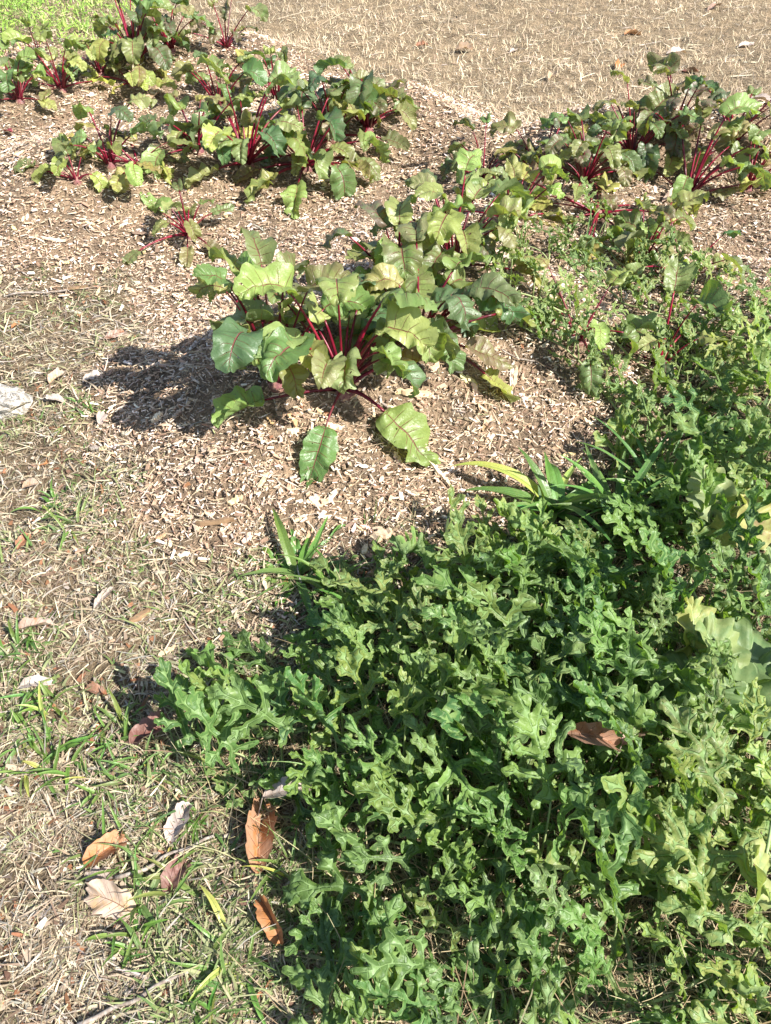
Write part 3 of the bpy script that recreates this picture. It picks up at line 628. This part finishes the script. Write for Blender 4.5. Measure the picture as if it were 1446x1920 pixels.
for i, ((x, y, h, sm), (bi, bj)) in enumerate(zip(spots, best)):
    random.seed(900 + i); Q = RUN[bi][bj]; P1 = np.array([x, y, float(H(x, y)) + h]); r0 = vroots[bi]
    V, Fc = tube(petiole(Q, P1), np.linspace(.0026, .0019, 8), 5)
    pt = mk('leaf_stalk', V, Fc, M_VINE, Q, r0, tuple(r0.location), color=(1, 1, 1, 1))
    out = math.atan2(y - Q[1], x - Q[0]); az = out + R(-.9, .9)
    if R(0, 1) < .65: az = radians(R(85, 195))               # many blades stand up facing the light
    e = radians(R(0, 65) if R(0, 1) < .65 else R(60, 88)); L = (R(.115, .19) if R(0, 1) < .85 else R(.17, .21)) * (.6 if sm else 1) * (1.12 if h > .14 else 1)
    fade = min(1, max(0, (x - .5) * .5 + vnoise(x, y, .25, 12) * 1.3 - .64 + .4 * math.exp(-((x - .4) ** 2 + (y - 1.45) ** 2) / .1) + R(-.15, .3))); c = random.choice(MG)
    if sm: c = (.14, .19, .07)
    fc = fade * .55; c = tuple(c[k] * (1 - fc) + (.22, .28, .09)[k] * fc for k in range(3))
    V, Fc, uv = lobed_blade(i * 7, P1, az, e, L, R(.1, 1.3), R(-.7, .7), R(-.4, .4), R(-.05, .55), R(.08, .2), R(.018, .045), R(-.8, 1.2), i, R(.6, .95))
    mk('leaf_blade', V, Fc, M_MELON, P1, pt, Q, uv=uv, color=(*tint(c), fade * R(.5, 1)))

# ------------------------------------------------------------------ muskmelon vine with round angular leaves
Q = polyline([(1600, 1330), (1480, 1290), (1400, 1240), (1330, 1180), (1290, 1120), (1300, 1040), (1340, 980)])
mr = empty('muskmelon_vine', (Q[0][0], Q[0][1], float(H(Q[0][0], Q[0][1]))))
tag(mr, 'muskmelon vine with smooth angular leaves, some scorched yellow and brown', 'muskmelon vine')
V, Fc = tube(Q, np.linspace(.0065, .004, len(Q)), 7); mk('stem', V, Fc, M_VINE, Q[0], mr, tuple(mr.location), color=(1.05, 1.1, 1.1, 1))
SQ = [(1300, 1260, .17, 200, 25, .15, (.12, .19, .07), .2, .4), (1390, 1330, .18, 60, 25, .16, (.13, .20, .08), .1, -.3), (1440, 1290, .16, 280, 10, .15, (.10, .17, .06), .1, .2), (1360, 1260, .2, 120, 40, .14, (.15, .22, .08), .3, .2),   # blade base pixel, height, az(deg), elev, L, colour, fade, twist
    (1270, 1330, .19, 20, 15, .17, (.095, .165, .06), .1, .3), (1310, 1330, .13, 150, 10, .12, (.07, .125, .05), .0, 0), (1430, 1240, .2, 170, 20, .17, (.10, .17, .06), .15, -.2),
    (1300, 1220, .16, 95, 62, .14, (.20, .26, .08), .9, .5), (1350, 1010, .17, 60, 35, .12, (.15, .21, .08), .5, .6), (1440, 1110, .16, 80, 55, .13, (.15, .22, .09), .3, .2),
    (1335, 960, .22, 110, 55, .13, (.19, .25, .12), .4, -.5), (1270, 1290, .1, 260, 20, .12, (.09, .15, .06), .1, .2), (1480, 1330, .15, 190, 20, .16, (.13, .2, .09), .2, .1),
    (1405, 1010, .19, 80, 55, .13, (.24, .17, .07), .9, .4), (1420, 1690, .16, 100, 60, .13, (.20, .26, .10), .6, .9)]
for i, (px, py, h, azd_, el, L, c, fd, tw) in enumerate(SQ):
    random.seed(300 + i); P1 = at(px, py, h); d2 = ((Q[:, :2] - P1[:2]) ** 2).sum(1); j = int(d2.argmin())
    V, Fc = tube(petiole(Q[j], P1), np.linspace(.0042, .003, 8), 6); pt = mk('leaf_stalk', V, Fc, M_VINE, Q[j], mr, tuple(mr.location), color=(1.05, 1.15, 1.1, 1))
    V, Fc, uv = blade(prof_squash, P1, radians(azd_), radians(el), L * .66, L * .64, R(.2, .7), tw, 0, R(.1, .3), R(.14, .26), 3.2, .06, 5, 36, 6, .1, 70 + i)
    mk('leaf_blade', V, Fc, M_SQUASH, P1, pt, Q[j], uv=uv, color=(*c, fd))

# low dry stems and small weeds under the vines
x, y = scatter(60000, .25, 4.0, 1.0); zz = zone(x, y); k = zz == 2; x, y = x[k], y[k]; n = len(x)
o = ribbons('dry_patch_stems', x, y, .04 + rng.gamma(2., .03, n), .0012 + rng.random(n) * .0016, rng.random(n) * 6.3, rng.random(n) * .7, rng.random(n) * 1.0,
            pick([(.36, .26, .15), (.44, .36, .22), (.22, .15, .09), (.28, .26, .14)], [3, 3, 3, 2], n), M_STRAW, .003, 4)
tag(o, 'dry wiry stems and dead grass beneath the melon vines', 'dry stems', None, 'stuff')
x, y = scatter(16000, .25, 4.0, 1.0); zz = zone(x, y); k = zz == 2; x, y = x[k], y[k]; n = len(x)
o = ribbons('patch_undergrowth', x, y, .03 + rng.gamma(2., .016, n), .006 + rng.random(n) * .010, rng.random(n) * 6.3, .2 + rng.random(n) * .9, rng.random(n) * 1.2,
            pick([(.06, .12, .035), (.09, .15, .05), (.12, .17, .06)], [3, 3, 2], n), M_GREENBIT, .003, 4, .1)
tag(o, 'small green weeds growing beneath the melon vines', 'undergrowth', None, 'stuff')
# bright weeds behind the farthest beets
x, y = scatter(150000, 4.5, 12.0, .3, 1.0); k = inpoly(*wob(x, y, .2), GREEN); x, y = x[k], y[k]; n = len(x); print('green', n)
hz = H(x, y) + np.maximum(0, vnoise(x, y, .3, 21) - .2) * .5 * rng.random(n) ** .7
o = ribbons('green_weeds', x, y, .03 + rng.gamma(2., .014, n), .005 + rng.random(n) * .008, rng.random(n) * 6.3, rng.random(n) * 1.3, rng.random(n) * 1.3,
            pick([(.26, .42, .07), (.36, .50, .11), (.18, .32, .06), (.44, .54, .18)], [4, 3, 2, 2], n), M_GREENBIT, .003, 3, .1, hz)
tag(o, 'feathery bright green weeds behind the farthest beets', 'weeds', None, 'stuff')

# ------------------------------------------------------------------ plantains and grass clumps
def rosette(name, px, py, n, L, W, label, cat, group, el=(15, 75), azr=(0, 6.283), yellow=0., bend=(.5, 1.4), col=(.10, .20, .045), seed=0, jitter=.01, fold=.25):
    random.seed(4000 + seed); b = at(px, py); b[2] = float(H(b[0], b[1])); root = empty(name, b); tag(root, label, cat, group)
    for i in range(n):
        az = azr[0] + (azr[1] - azr[0]) * (i + R(-.3, .3)) / n if n > 1 else azr[0]
        l = L * R(.55, 1.2); p = b + np.array([R(-jitter, jitter), R(-jitter, jitter), .002]); yl = 1 if R(0, 1) < yellow else 0
        c = tint(col if not yl else (.33, .36, .09), .2)
        V, Fc, uv = blade(prof_lance, p, az, radians(R(*el)), l, W * R(.5, 1.2), R(*bend), R(-.4, .4), R(-.5, .5), fold, R(.02, .10), R(1, 2.5), 0, 3, 16, 3, 0, seed * 40 + i)
        mk('leaf_blade', V, Fc, M_PLANTAIN, p, root, tuple(b), uv=uv, color=(*c, R(.3, .7) if yl else R(0, .12)))
    return root
G1 = 'broad plantain weeds'; G2 = 'small green weeds in the dry path'
rosette('plantain', 1040, 965, 17, .29, .030, 'large ribbed plantain between the mulch and the melon vines, one leaf yellowed', 'plantain', G1, (25, 72), yellow=.18, seed=1)
rosette('plantain', 1150, 975, 18, .29, .018, 'long strappy leaved weed behind the tall watermelon leaves', 'plantain', G1, (30, 65), seed=2, bend=(.4, 1.))
rosette('plantain', 1235, 945, 14, .28, .018, 'strappy leaved weed in shade at the back of the melon patch', 'plantain', G1, (30, 65), seed=3, bend=(.4, 1.))
rosette('plantain', 560, 1085, 22, .18, .020, 'bright green plantain at the front edge of the mulch', 'plantain', G1, (15, 65), seed=4)
rosette('plantain', 625, 1105, 16, .16, .016, 'darker plantain half under the melon leaves at the mulch edge', 'plantain', G1, (20, 65), seed=5)
rosette('plantain', 690, 1160, 8, .14, .012, 'plantain overtopped by upright watermelon leaves near the mulch', 'plantain', G1, (25, 70), seed=6)
for i, (px, py, n, L, W, lab) in enumerate([
    (170, 770, 12, .06, .006, 'small green weed beside the pale fallen leaves, near the white stone'), (95, 950, 9, .07, .008, 'sprouting weed below the small orange dead leaf'),
    (140, 985, 8, .085, .009, 'weed with one upright blade near the brown dead leaf'), (45, 1215, 10, .08, .009, 'green weed under the long orange and white dead leaf'),
    (75, 1330, 11, .085, .010, 'grass tuft in front of the pale curled leaf'), (20, 1440, 8, .09, .009, 'grass tuft at the photo edge on the path'),
    (110, 1430, 14, .09, .010, 'widest grass tuft on the path'), (215, 1375, 10, .075, .009, 'grass tuft beside the dark red-brown leaf'),
    (180, 1470, 9, .06, .007, 'short weed below the widest grass tuft'), (255, 1440, 9, .07, .008, 'weed between the widest grass tuft and the watermelon shoots'),
    (300, 1660, 7, .10, .013, 'broad leaved weed between the twig and the small maroon leaf'), (250, 1755, 5, .07, .010, 'weed below the tan leaf with the white half'),
    (440, 1790, 4, .09, .012, 'single upright plantain blade in the dry stems'), (400, 1860, 6, .08, .009, 'weed beside the twig near the bottom border'),
    (270, 1790, 6, .08, .008, 'grass tuft beneath the tan leaf, on bare thatch'), (365, 1560, 8, .06, .007, 'weed beside the flat grey leaf'),
    (390, 1420, 9, .08, .008, 'grass tuft at the edge of the watermelon shoots'), (40, 1340, 7, .07, .009, 'smaller grass tuft at the photo edge'),
    (520, 1620, 9, .09, .006, 'fine grass tuft at the foot of the big orange leaf'), (235, 1600, 6, .10, .007, 'grass blades between the orange leaf and the twig'),
    (215, 420, 5, .05, .006, 'tiny weed on the open mulch'), (120, 300, 5, .06, .005, 'faint grass wisp at the foot of the second row')]):
    if i > 19: continue
    rosette('weed_tuft', px, py, n + 6, L, W * .85, lab, 'weed', G2, (20, 75), seed=20 + i, jitter=.04, yellow=.06, col=random.choice([(.13, .22, .05), (.10, .19, .04), (.16, .24, .07)]))
for i, (px, py, n, L, lab) in enumerate([(675, 1480, 4, .2, 'grass blades poking through the middle of the watermelon canopy'), (975, 470, 12, .22, 'pale grass clump arching among the tangled beets'),
        (1085, 480, 9, .2, 'grass clump beside the feathery melon shoots'), (1235, 880, 8, .24, 'tall grass blades at the back of the melon patch'), (905, 430, 8, .16, 'thin grass clump behind the leafy middle beets')]):
    rosette('grass_clump', px, py, n, L, .005, lab, 'grass clump', 'grass clumps among the crops', (35, 85), seed=60 + i, jitter=.03, col=(.17, .25, .09))

# ------------------------------------------------------------------ fallen leaves
def dead(px, py, L, ang, col, fade, label, W=.36, bend=1.0, fold=.5, tw=.3, h=.008, el=10, seed=0):
    random.seed(6000 + seed); p = at(px, py, h); a = radians(ang)
    st = p - np.array([cos(a), sin(a), 0]) * L * .5; st[2] = float(H(st[0], st[1])) + h
    V, Fc, uv = blade(prof_dry, st, a, radians(el), L, L * W, bend, tw, R(-.4, .4), fold, R(.12, .25), R(1.5, 3), .03, 7, 22, 5, R(-.1, .4), seed + 5)
    root = mk('dead_leaf', V, Fc, M_DRYLEAF, st, uv=uv, color=(*col, fade)); tag(root, label, 'dead leaf', 'fallen dead leaves')
    k = np.linspace(0, 1, 5)[:, None]; e = st - np.array([cos(a), sin(a), 0]) * L * .22 ; e[2] = float(H(e[0], e[1])) + .006
    V, Fc = tube(st * (1 - k) + e * k, .0011, 5); mk('leaf_stalk', V, Fc, M_TWIG, st, root, tuple(st))
OR, BR, GY, TA, DK, PA = (.36, .15, .05), (.24, .10, .045), (.36, .31, .28), (.42, .28, .15), (.15, .055, .04), (.60, .54, .46)
DEAD = [(482, 1575, .145, 100, OR, .35, 'largest orange-brown dead leaf, folded, against the melon leaves', .30, 1.0, .9), (515, 1725, .095, 110, OR, .1, 'narrow rolled brown leaf below the largest dead leaf', .26, 1.2, 1.1),
    (200, 1600, .088, 35, OR, .25, 'orange curled leaf above the tan leaf on the path', .36, 1.3, .6), (215, 1690, .10, 150, TA, .8, 'tan dead leaf with a whitish half, lying on the thatch', .42, .9, .3),
    (335, 1645, .075, 60, DK, .2, 'small maroon leaf near the twig', .42, 1.1, .4), (190, 1650, .06, 190, GY, .9, 'dull grey leaf tucked beneath the orange curled leaf', .4, .8, .3), (335, 1545, .078, 75, GY, .9, 'flat grey leaf between green sprigs at the melon edge', .44, .5, .2),
    (540, 1487, .095, 10, GY, .8, 'grey-pink lobed leaf resting on the melon leaves', .33, .7, .3), (285, 1382, .095, 20, DK, .15, 'dark red-brown leaf half covered by watermelon shoots', .42, .8, .5),
    (65, 1186, .105, 5, OR, .9, 'long dead leaf, orange ends and white middle, at the photo edge', .24, .8, .7), (72, 1285, .085, 8, PA, .9, 'pale curled leaf with pointed ends on the path', .24, 1., .6),
    (45, 1018, .052, 70, BR, .1, 'brown leaf standing near the weed with upright blade', .40, .9, .5), (1115, 1395, .10, -15, BR, .3, 'brown curled leaf lying on the melon canopy', .30, 1.6, .8), (1190, 1385, .065, 30, BR, .5, 'smaller brown leaf next to the curled one on the canopy', .34, 1.4, .6),
    (455, 1290, .06, 95, BR, .2, 'brown leaf hidden behind the first watermelon shoots', .4, 1., .6), (215, 632, .075, 20, BR, .85, 'faded leaf at the edge of the beet shadow', .4, .4, .2),
    (110, 716, .07, 60, TA, .9, 'tan leaf next to the white stone', .42, .7, .4), (175, 712, .07, 15, PA, .6, 'pale pinkish leaf above the small green weed', .36, .8, .3), (105, 755, .07, 170, PA, .8, 'pale leaf between the white stone and small green weed', .36, .5, .3),
    (190, 788, .05, 100, GY, .8, 'grey leaf just below the small green weed', .42, 1., .4), (180, 842, .06, -40, PA, .8, 'narrow pale leaf on the thatch below the grey one', .26, .7, .4), (82, 872, .03, 10, OR, .1, 'small orange leaf on the thatch', .5, .6, .3),
    (30, 612, .035, 50, OR, .1, 'small rust coloured leaf above the tan leaf', .5, .8, .3), (55, 795, .04, 30, BR, .4, 'small brown leaf below the white stone', .4, .8, .4), (60, 915, .05, 15, TA, .8, 'tan leaf scrap beside the sprouting weed', .4, .6, .3),
    (195, 1120, .07, 65, GY, .6, 'curled purplish leaf strip between the path and the mulch', .2, .7, .7), (180, 1300, .055, 170, BR, .3, 'brown leaf behind the pale curled one', .36, .8, .5), (18, 253, .07, -35, (.30, .04, .06), .1, 'wine red leaf on the mulch by the farthest row', .34, .5, .3),
    (1267, 106, .14, 0, PA, 1., 'whitish leaf catching the sun far out on the lawn', .34, .8, .4), (966, 98, .11, 40, PA, .9, 'small white leaf standing up on the lawn', .36, 1.1, .3), (1160, 126, .12, 70, OR, .0, 'orange leaf on the lawn behind the tallest beet', .40, 1.2, .4),
    (1296, 136, .11, 160, DK, .0, 'dark brown leaf on the lawn below the whitish one', .40, 1., .4), (1036, 146, .12, 60, TA, .6, 'tan leaf on the lawn short of the beet shadow', .34, 1., .4), (1186, 64, .14, 20, OR, .1, 'farthest orange leaf on the lawn', .36, 1., .4),
    (870, 95, .13, -10, TA, .5, 'brown and pale leaf on the lawn above the mulch corner', .34, .8, .4), (790, 90, .09, 20, BR, .2, 'small brown leaf on the lawn near the second row', .36, .8, .4), (606, 132, .10, 80, TA, .6, 'tan leaf at the lawn edge behind the second row', .4, .8, .4),
    (1330, 160, .07, 80, PA, .8, 'tiny pale leaf on the lawn by the purple leaf tops', .4, .9, .4), (1425, 190, .10, -20, GY, .5, 'grey leaf on the lawn near the picture edge', .4, .8, .4), (1400, 85, .12, 10, GY, .9, 'flat pale grey leaf far out on the lawn', .3, .6, .4),
    (1340, 20, .16, 30, BR, .7, 'brown leaf at the top border of the lawn', .36, .8, .4), (1268, 378, .13, 10, (.50, .36, .26), .4, 'pinkish tan leaf beneath the leaning red stalks', .36, .7, .4), (290, 180, .14, 70, TA, .7, 'tan leaf on the mulch before the raised broad beet leaf', .34, .8, .4),
    (915, 795, .06, 60, TA, .8, 'dry tan leaf tip under the curled hanging beet leaf', .34, .8, .4), (965, 710, .11, 80, PA, .7, 'long papery leaf standing on the mulch beyond the near mound', .14, .6, .6)]
for i, d_ in enumerate(DEAD):
    px, py, L, ang, col, fade, lab, W, bd, fo = d_; can = .2 if 'canopy' in lab else (.10 if 'resting' in lab else .008)
    dead(px, py, L, ang, col, fade, lab, W, bd, fo, R(-.5, .5), can, R(12, 35), i)

# ------------------------------------------------------------------ stone, twigs, big chips
def stone(px, py, sx, sy, sz, label, seed):
    r = np.random.default_rng(seed); p = at(px, py); nu, nv = 18, 10; V = []
    for i in range(nv + 1):
        for j in range(nu):
            th = pi * i / nv; ph = 2 * pi * j / nu; d = np.array([sin(th) * cos(ph), sin(th) * sin(ph), cos(th)])
            k = 1 + .5 * (vnoise(d[0] * 2 + seed, d[1] * 2 + d[2], .7) - .5) + .6 * (vnoise(d[0] * 3, d[1] * 3 + d[2] * 2 + seed, .4, 3) - .5); d = np.sign(d) * np.abs(d) ** .8
            V.append(p + d * k * np.array([sx, sy, sz]) + [0, 0, sz * .55])
    ix = np.arange((nv + 1) * nu).reshape(nv + 1, nu); nx_ = np.roll(ix, -1, 1)
    Fc = np.stack([ix[:-1], ix[1:], nx_[1:], nx_[:-1]], -1).reshape(-1, 4)
    tag(mk('stone', V, Fc, M_STONE, p, smooth=False), label, 'stone')
stone(12, 765, .08, .07, .045, 'white chalky stone lying at the edge of the photo', 3)
def stick(name, a, b, r0, r1, label, cat, mat, seed=0, wig=.006):
    A, B = at(*a), at(*b); s = np.linspace(0, 1, 14); P = A * (1 - s[:, None]) + B * s[:, None]
    P[:, 0] += (vnoise(s * 1.0, s * 0 + seed, .2) - .5) * wig * 2; P[:, 1] += (vnoise(s, s * 0 + seed, .2, 3) - .5) * wig * 2
    P[:, 2] = np.maximum(H(P[:, 0], P[:, 1]) + r0 + .012, P[:, 2] + .012)
    V, Fc = tube(P, np.linspace(r0, r1, 14) * (1 + .2 * (vnoise(s, s * 0 + seed, .1, 5) - .5)), 7); tag(mk(name, V, Fc, mat, P[0], color=(1, 1, 1, 1)), label, cat)
stick('twig', (222, 1655), (405, 1578), .0042, .0028, 'grey twig lying beside the orange curled leaf', 'twig', M_TWIG, 1)
stick('twig', (150, 1925), (360, 1830), .0044, .0030, 'grey twig at the bottom border of the photo', 'twig', M_TWIG, 2)
stick('twig', (335, 690), (432, 598), .002, .0015, 'thin twig in the shadow of the near beets', 'twig', M_TWIG, 3)
stick('twig', (1010, 690), (940, 665), .003, .002, 'pale bent twig on the mulch behind the near mound', 'twig', M_TWIG, 4)
stick('twig', (20, 560), (130, 550), .004, .003, 'brown stick on the mulch near the photo edge', 'twig', M_TWIG, 5)
stick('twig', (820, 505), (1000, 498), .0022, .0016, 'dry stem lying across the tangle by the middle beets', 'twig', M_TWIG, 6)
def shard(px, py, L, W, T, ang, c, label, name='wood_splinter', cat='wood splinter', group='larger pieces of split wood on the mulch', seed=0):
    r = np.random.default_rng(seed + 77); p = at(px, py); a = radians(ang); n = 9; s = np.linspace(-.5, .5, n)
    wv = W * (1 - (2 * np.abs(s)) ** 3 * .75) * (1 + .35 * (r.random(n) - .5)); tv = T * (1 + .5 * (r.random(n) - .5)); off = (r.random(n) - .5) * W * .35; V = []
    T3 = np.array([cos(a), sin(a), 0]); S3 = np.array([-sin(a), cos(a), 0])
    hh = H(p[0] + T3[0] * L * s, p[1] + T3[1] * L * s); tilt = np.interp(s, [-.5, .5], [hh[0], hh[-1]]); tilt += max(0, (hh - tilt).max())
    for k in range(n):
        o_ = p + T3 * L * s[k] + S3 * off[k]; o_[2] = tilt[k] + .006
        V += [o_ - S3 * wv[k] / 2, o_ + S3 * wv[k] / 2, o_ + S3 * wv[k] * .42 + [0, 0, tv[k]], o_ - S3 * wv[k] * .38 + [0, 0, tv[k] * 1.15]]
    Fq = [(k * 4 + j, k * 4 + (j + 1) % 4, k * 4 + 4 + (j + 1) % 4, k * 4 + 4 + j) for k in range(n - 1) for j in range(4)] + [(3, 2, 1, 0), tuple((n - 1) * 4 + j for j in range(4))]
    o = mk(name, V, np.array(Fq), M_WOOD, p, color=(*c, 1), smooth=False); tag(o, label, cat, group); return o
LT, WH, BN = (1.2, 1.2, 1.2), (1.5, 1.6, 1.7), (.5, .42, .36)
for i, a in enumerate([(405, 985, .10, .012, .010, 5, BN, 'dark bark strip on the mulch above the bright green plantain'), (265, 1160, .06, .016, .008, 50, BN, 'brown bark chunk on the path below the mulch'),
    (315, 1225, .045, .010, .006, 40, LT, 'pale sliver on the path beneath the brown bark chunk'), (775, 745, .10, .022, .012, 12, LT, 'big pale splinter behind the foremost beet'),
    (755, 785, .09, .02, .01, -20, WH, 'whitish splinter to the side of the foremost beet'), (625, 805, .05, .018, .008, -10, WH, 'white chip under the foremost beet low leaf'),
    (550, 815, .035, .02, .008, 10, WH, 'white chip beside the hanging leaf of the foremost beet'), (820, 890, .08, .012, .008, -50, WH, 'long white splinter on the front slope of the mound'),
    (835, 905, .06, .012, .007, -60, LT, 'pale splinter beside the long white one'), (292, 548, .075, .009, .006, -30, WH, 'slim white stick above the beet shadow'),
    (238, 540, .035, .009, .005, 80, LT, 'short pale stick left of the slim white stick'), (185, 550, .05, .010, .005, 85, LT, 'short upright lying stick on the open mulch'), (105, 455, .10, .014, .007, -8, WH, 'white splinter on the open mulch near the lone beet'),
    (296, 790, .035, .022, .012, 30, WH, 'white block of wood at the rim of the beet shadow'), (715, 1010, .06, .03, .012, 20, (1., 1., 1.05), 'grey-white flake at the front foot of the mound'), (498, 1095, .055, .012, .006, 100, WH, 'white splinter beside the bright green plantain'),
    (495, 905, .05, .012, .006, 60, LT, 'tan splinter on the front slope of the near mound'), (590, 940, .03, .018, .006, 20, WH, 'small white flake on the front slope of the near mound'), (145, 545, .09, .012, .006, 4, BN, 'brown strip of bark on the open mulch'),
    (965, 715, .07, .012, .006, 75, LT, 'pale strip leaning on the mulch by the papery leaf'), (1105, 800, .05, .014, .007, -45, LT, 'pale strip beneath the melon runner'), (550, 793, .045, .018, .006, -60, (.9, .75, .6), 'oval tan chip in front of the foremost beet')]):
    shard(*a, seed=i)
random.seed(11); k = 0
while k < 170:
    px, py = R(0, 1446), R(330, 1080); q = at(px, py)
    if zone(q[:1], q[1:2])[0] != 1 or (px > 900 and py > 700 and R(0, 1) < .5): continue
    L = R(.018, .042); c = random.choice([LT, WH, (1.35, 1.35, 1.35), (1, .9, .8)])
    shard(px, py, L, L * R(.25, .6), R(.003, .006), R(0, 180), tint(c), 'pale wood chip lying loose on top of the mulch', 'wood_chip', 'wood chip', 'pale wood chips on the mulch', 200 + k); k += 1
print('objects', len(bpy.data.objects), 'spots', len(spots), 'tris', sum(len(m.loops) - 2 * len(m.polygons) for m in bpy.data.meshes))
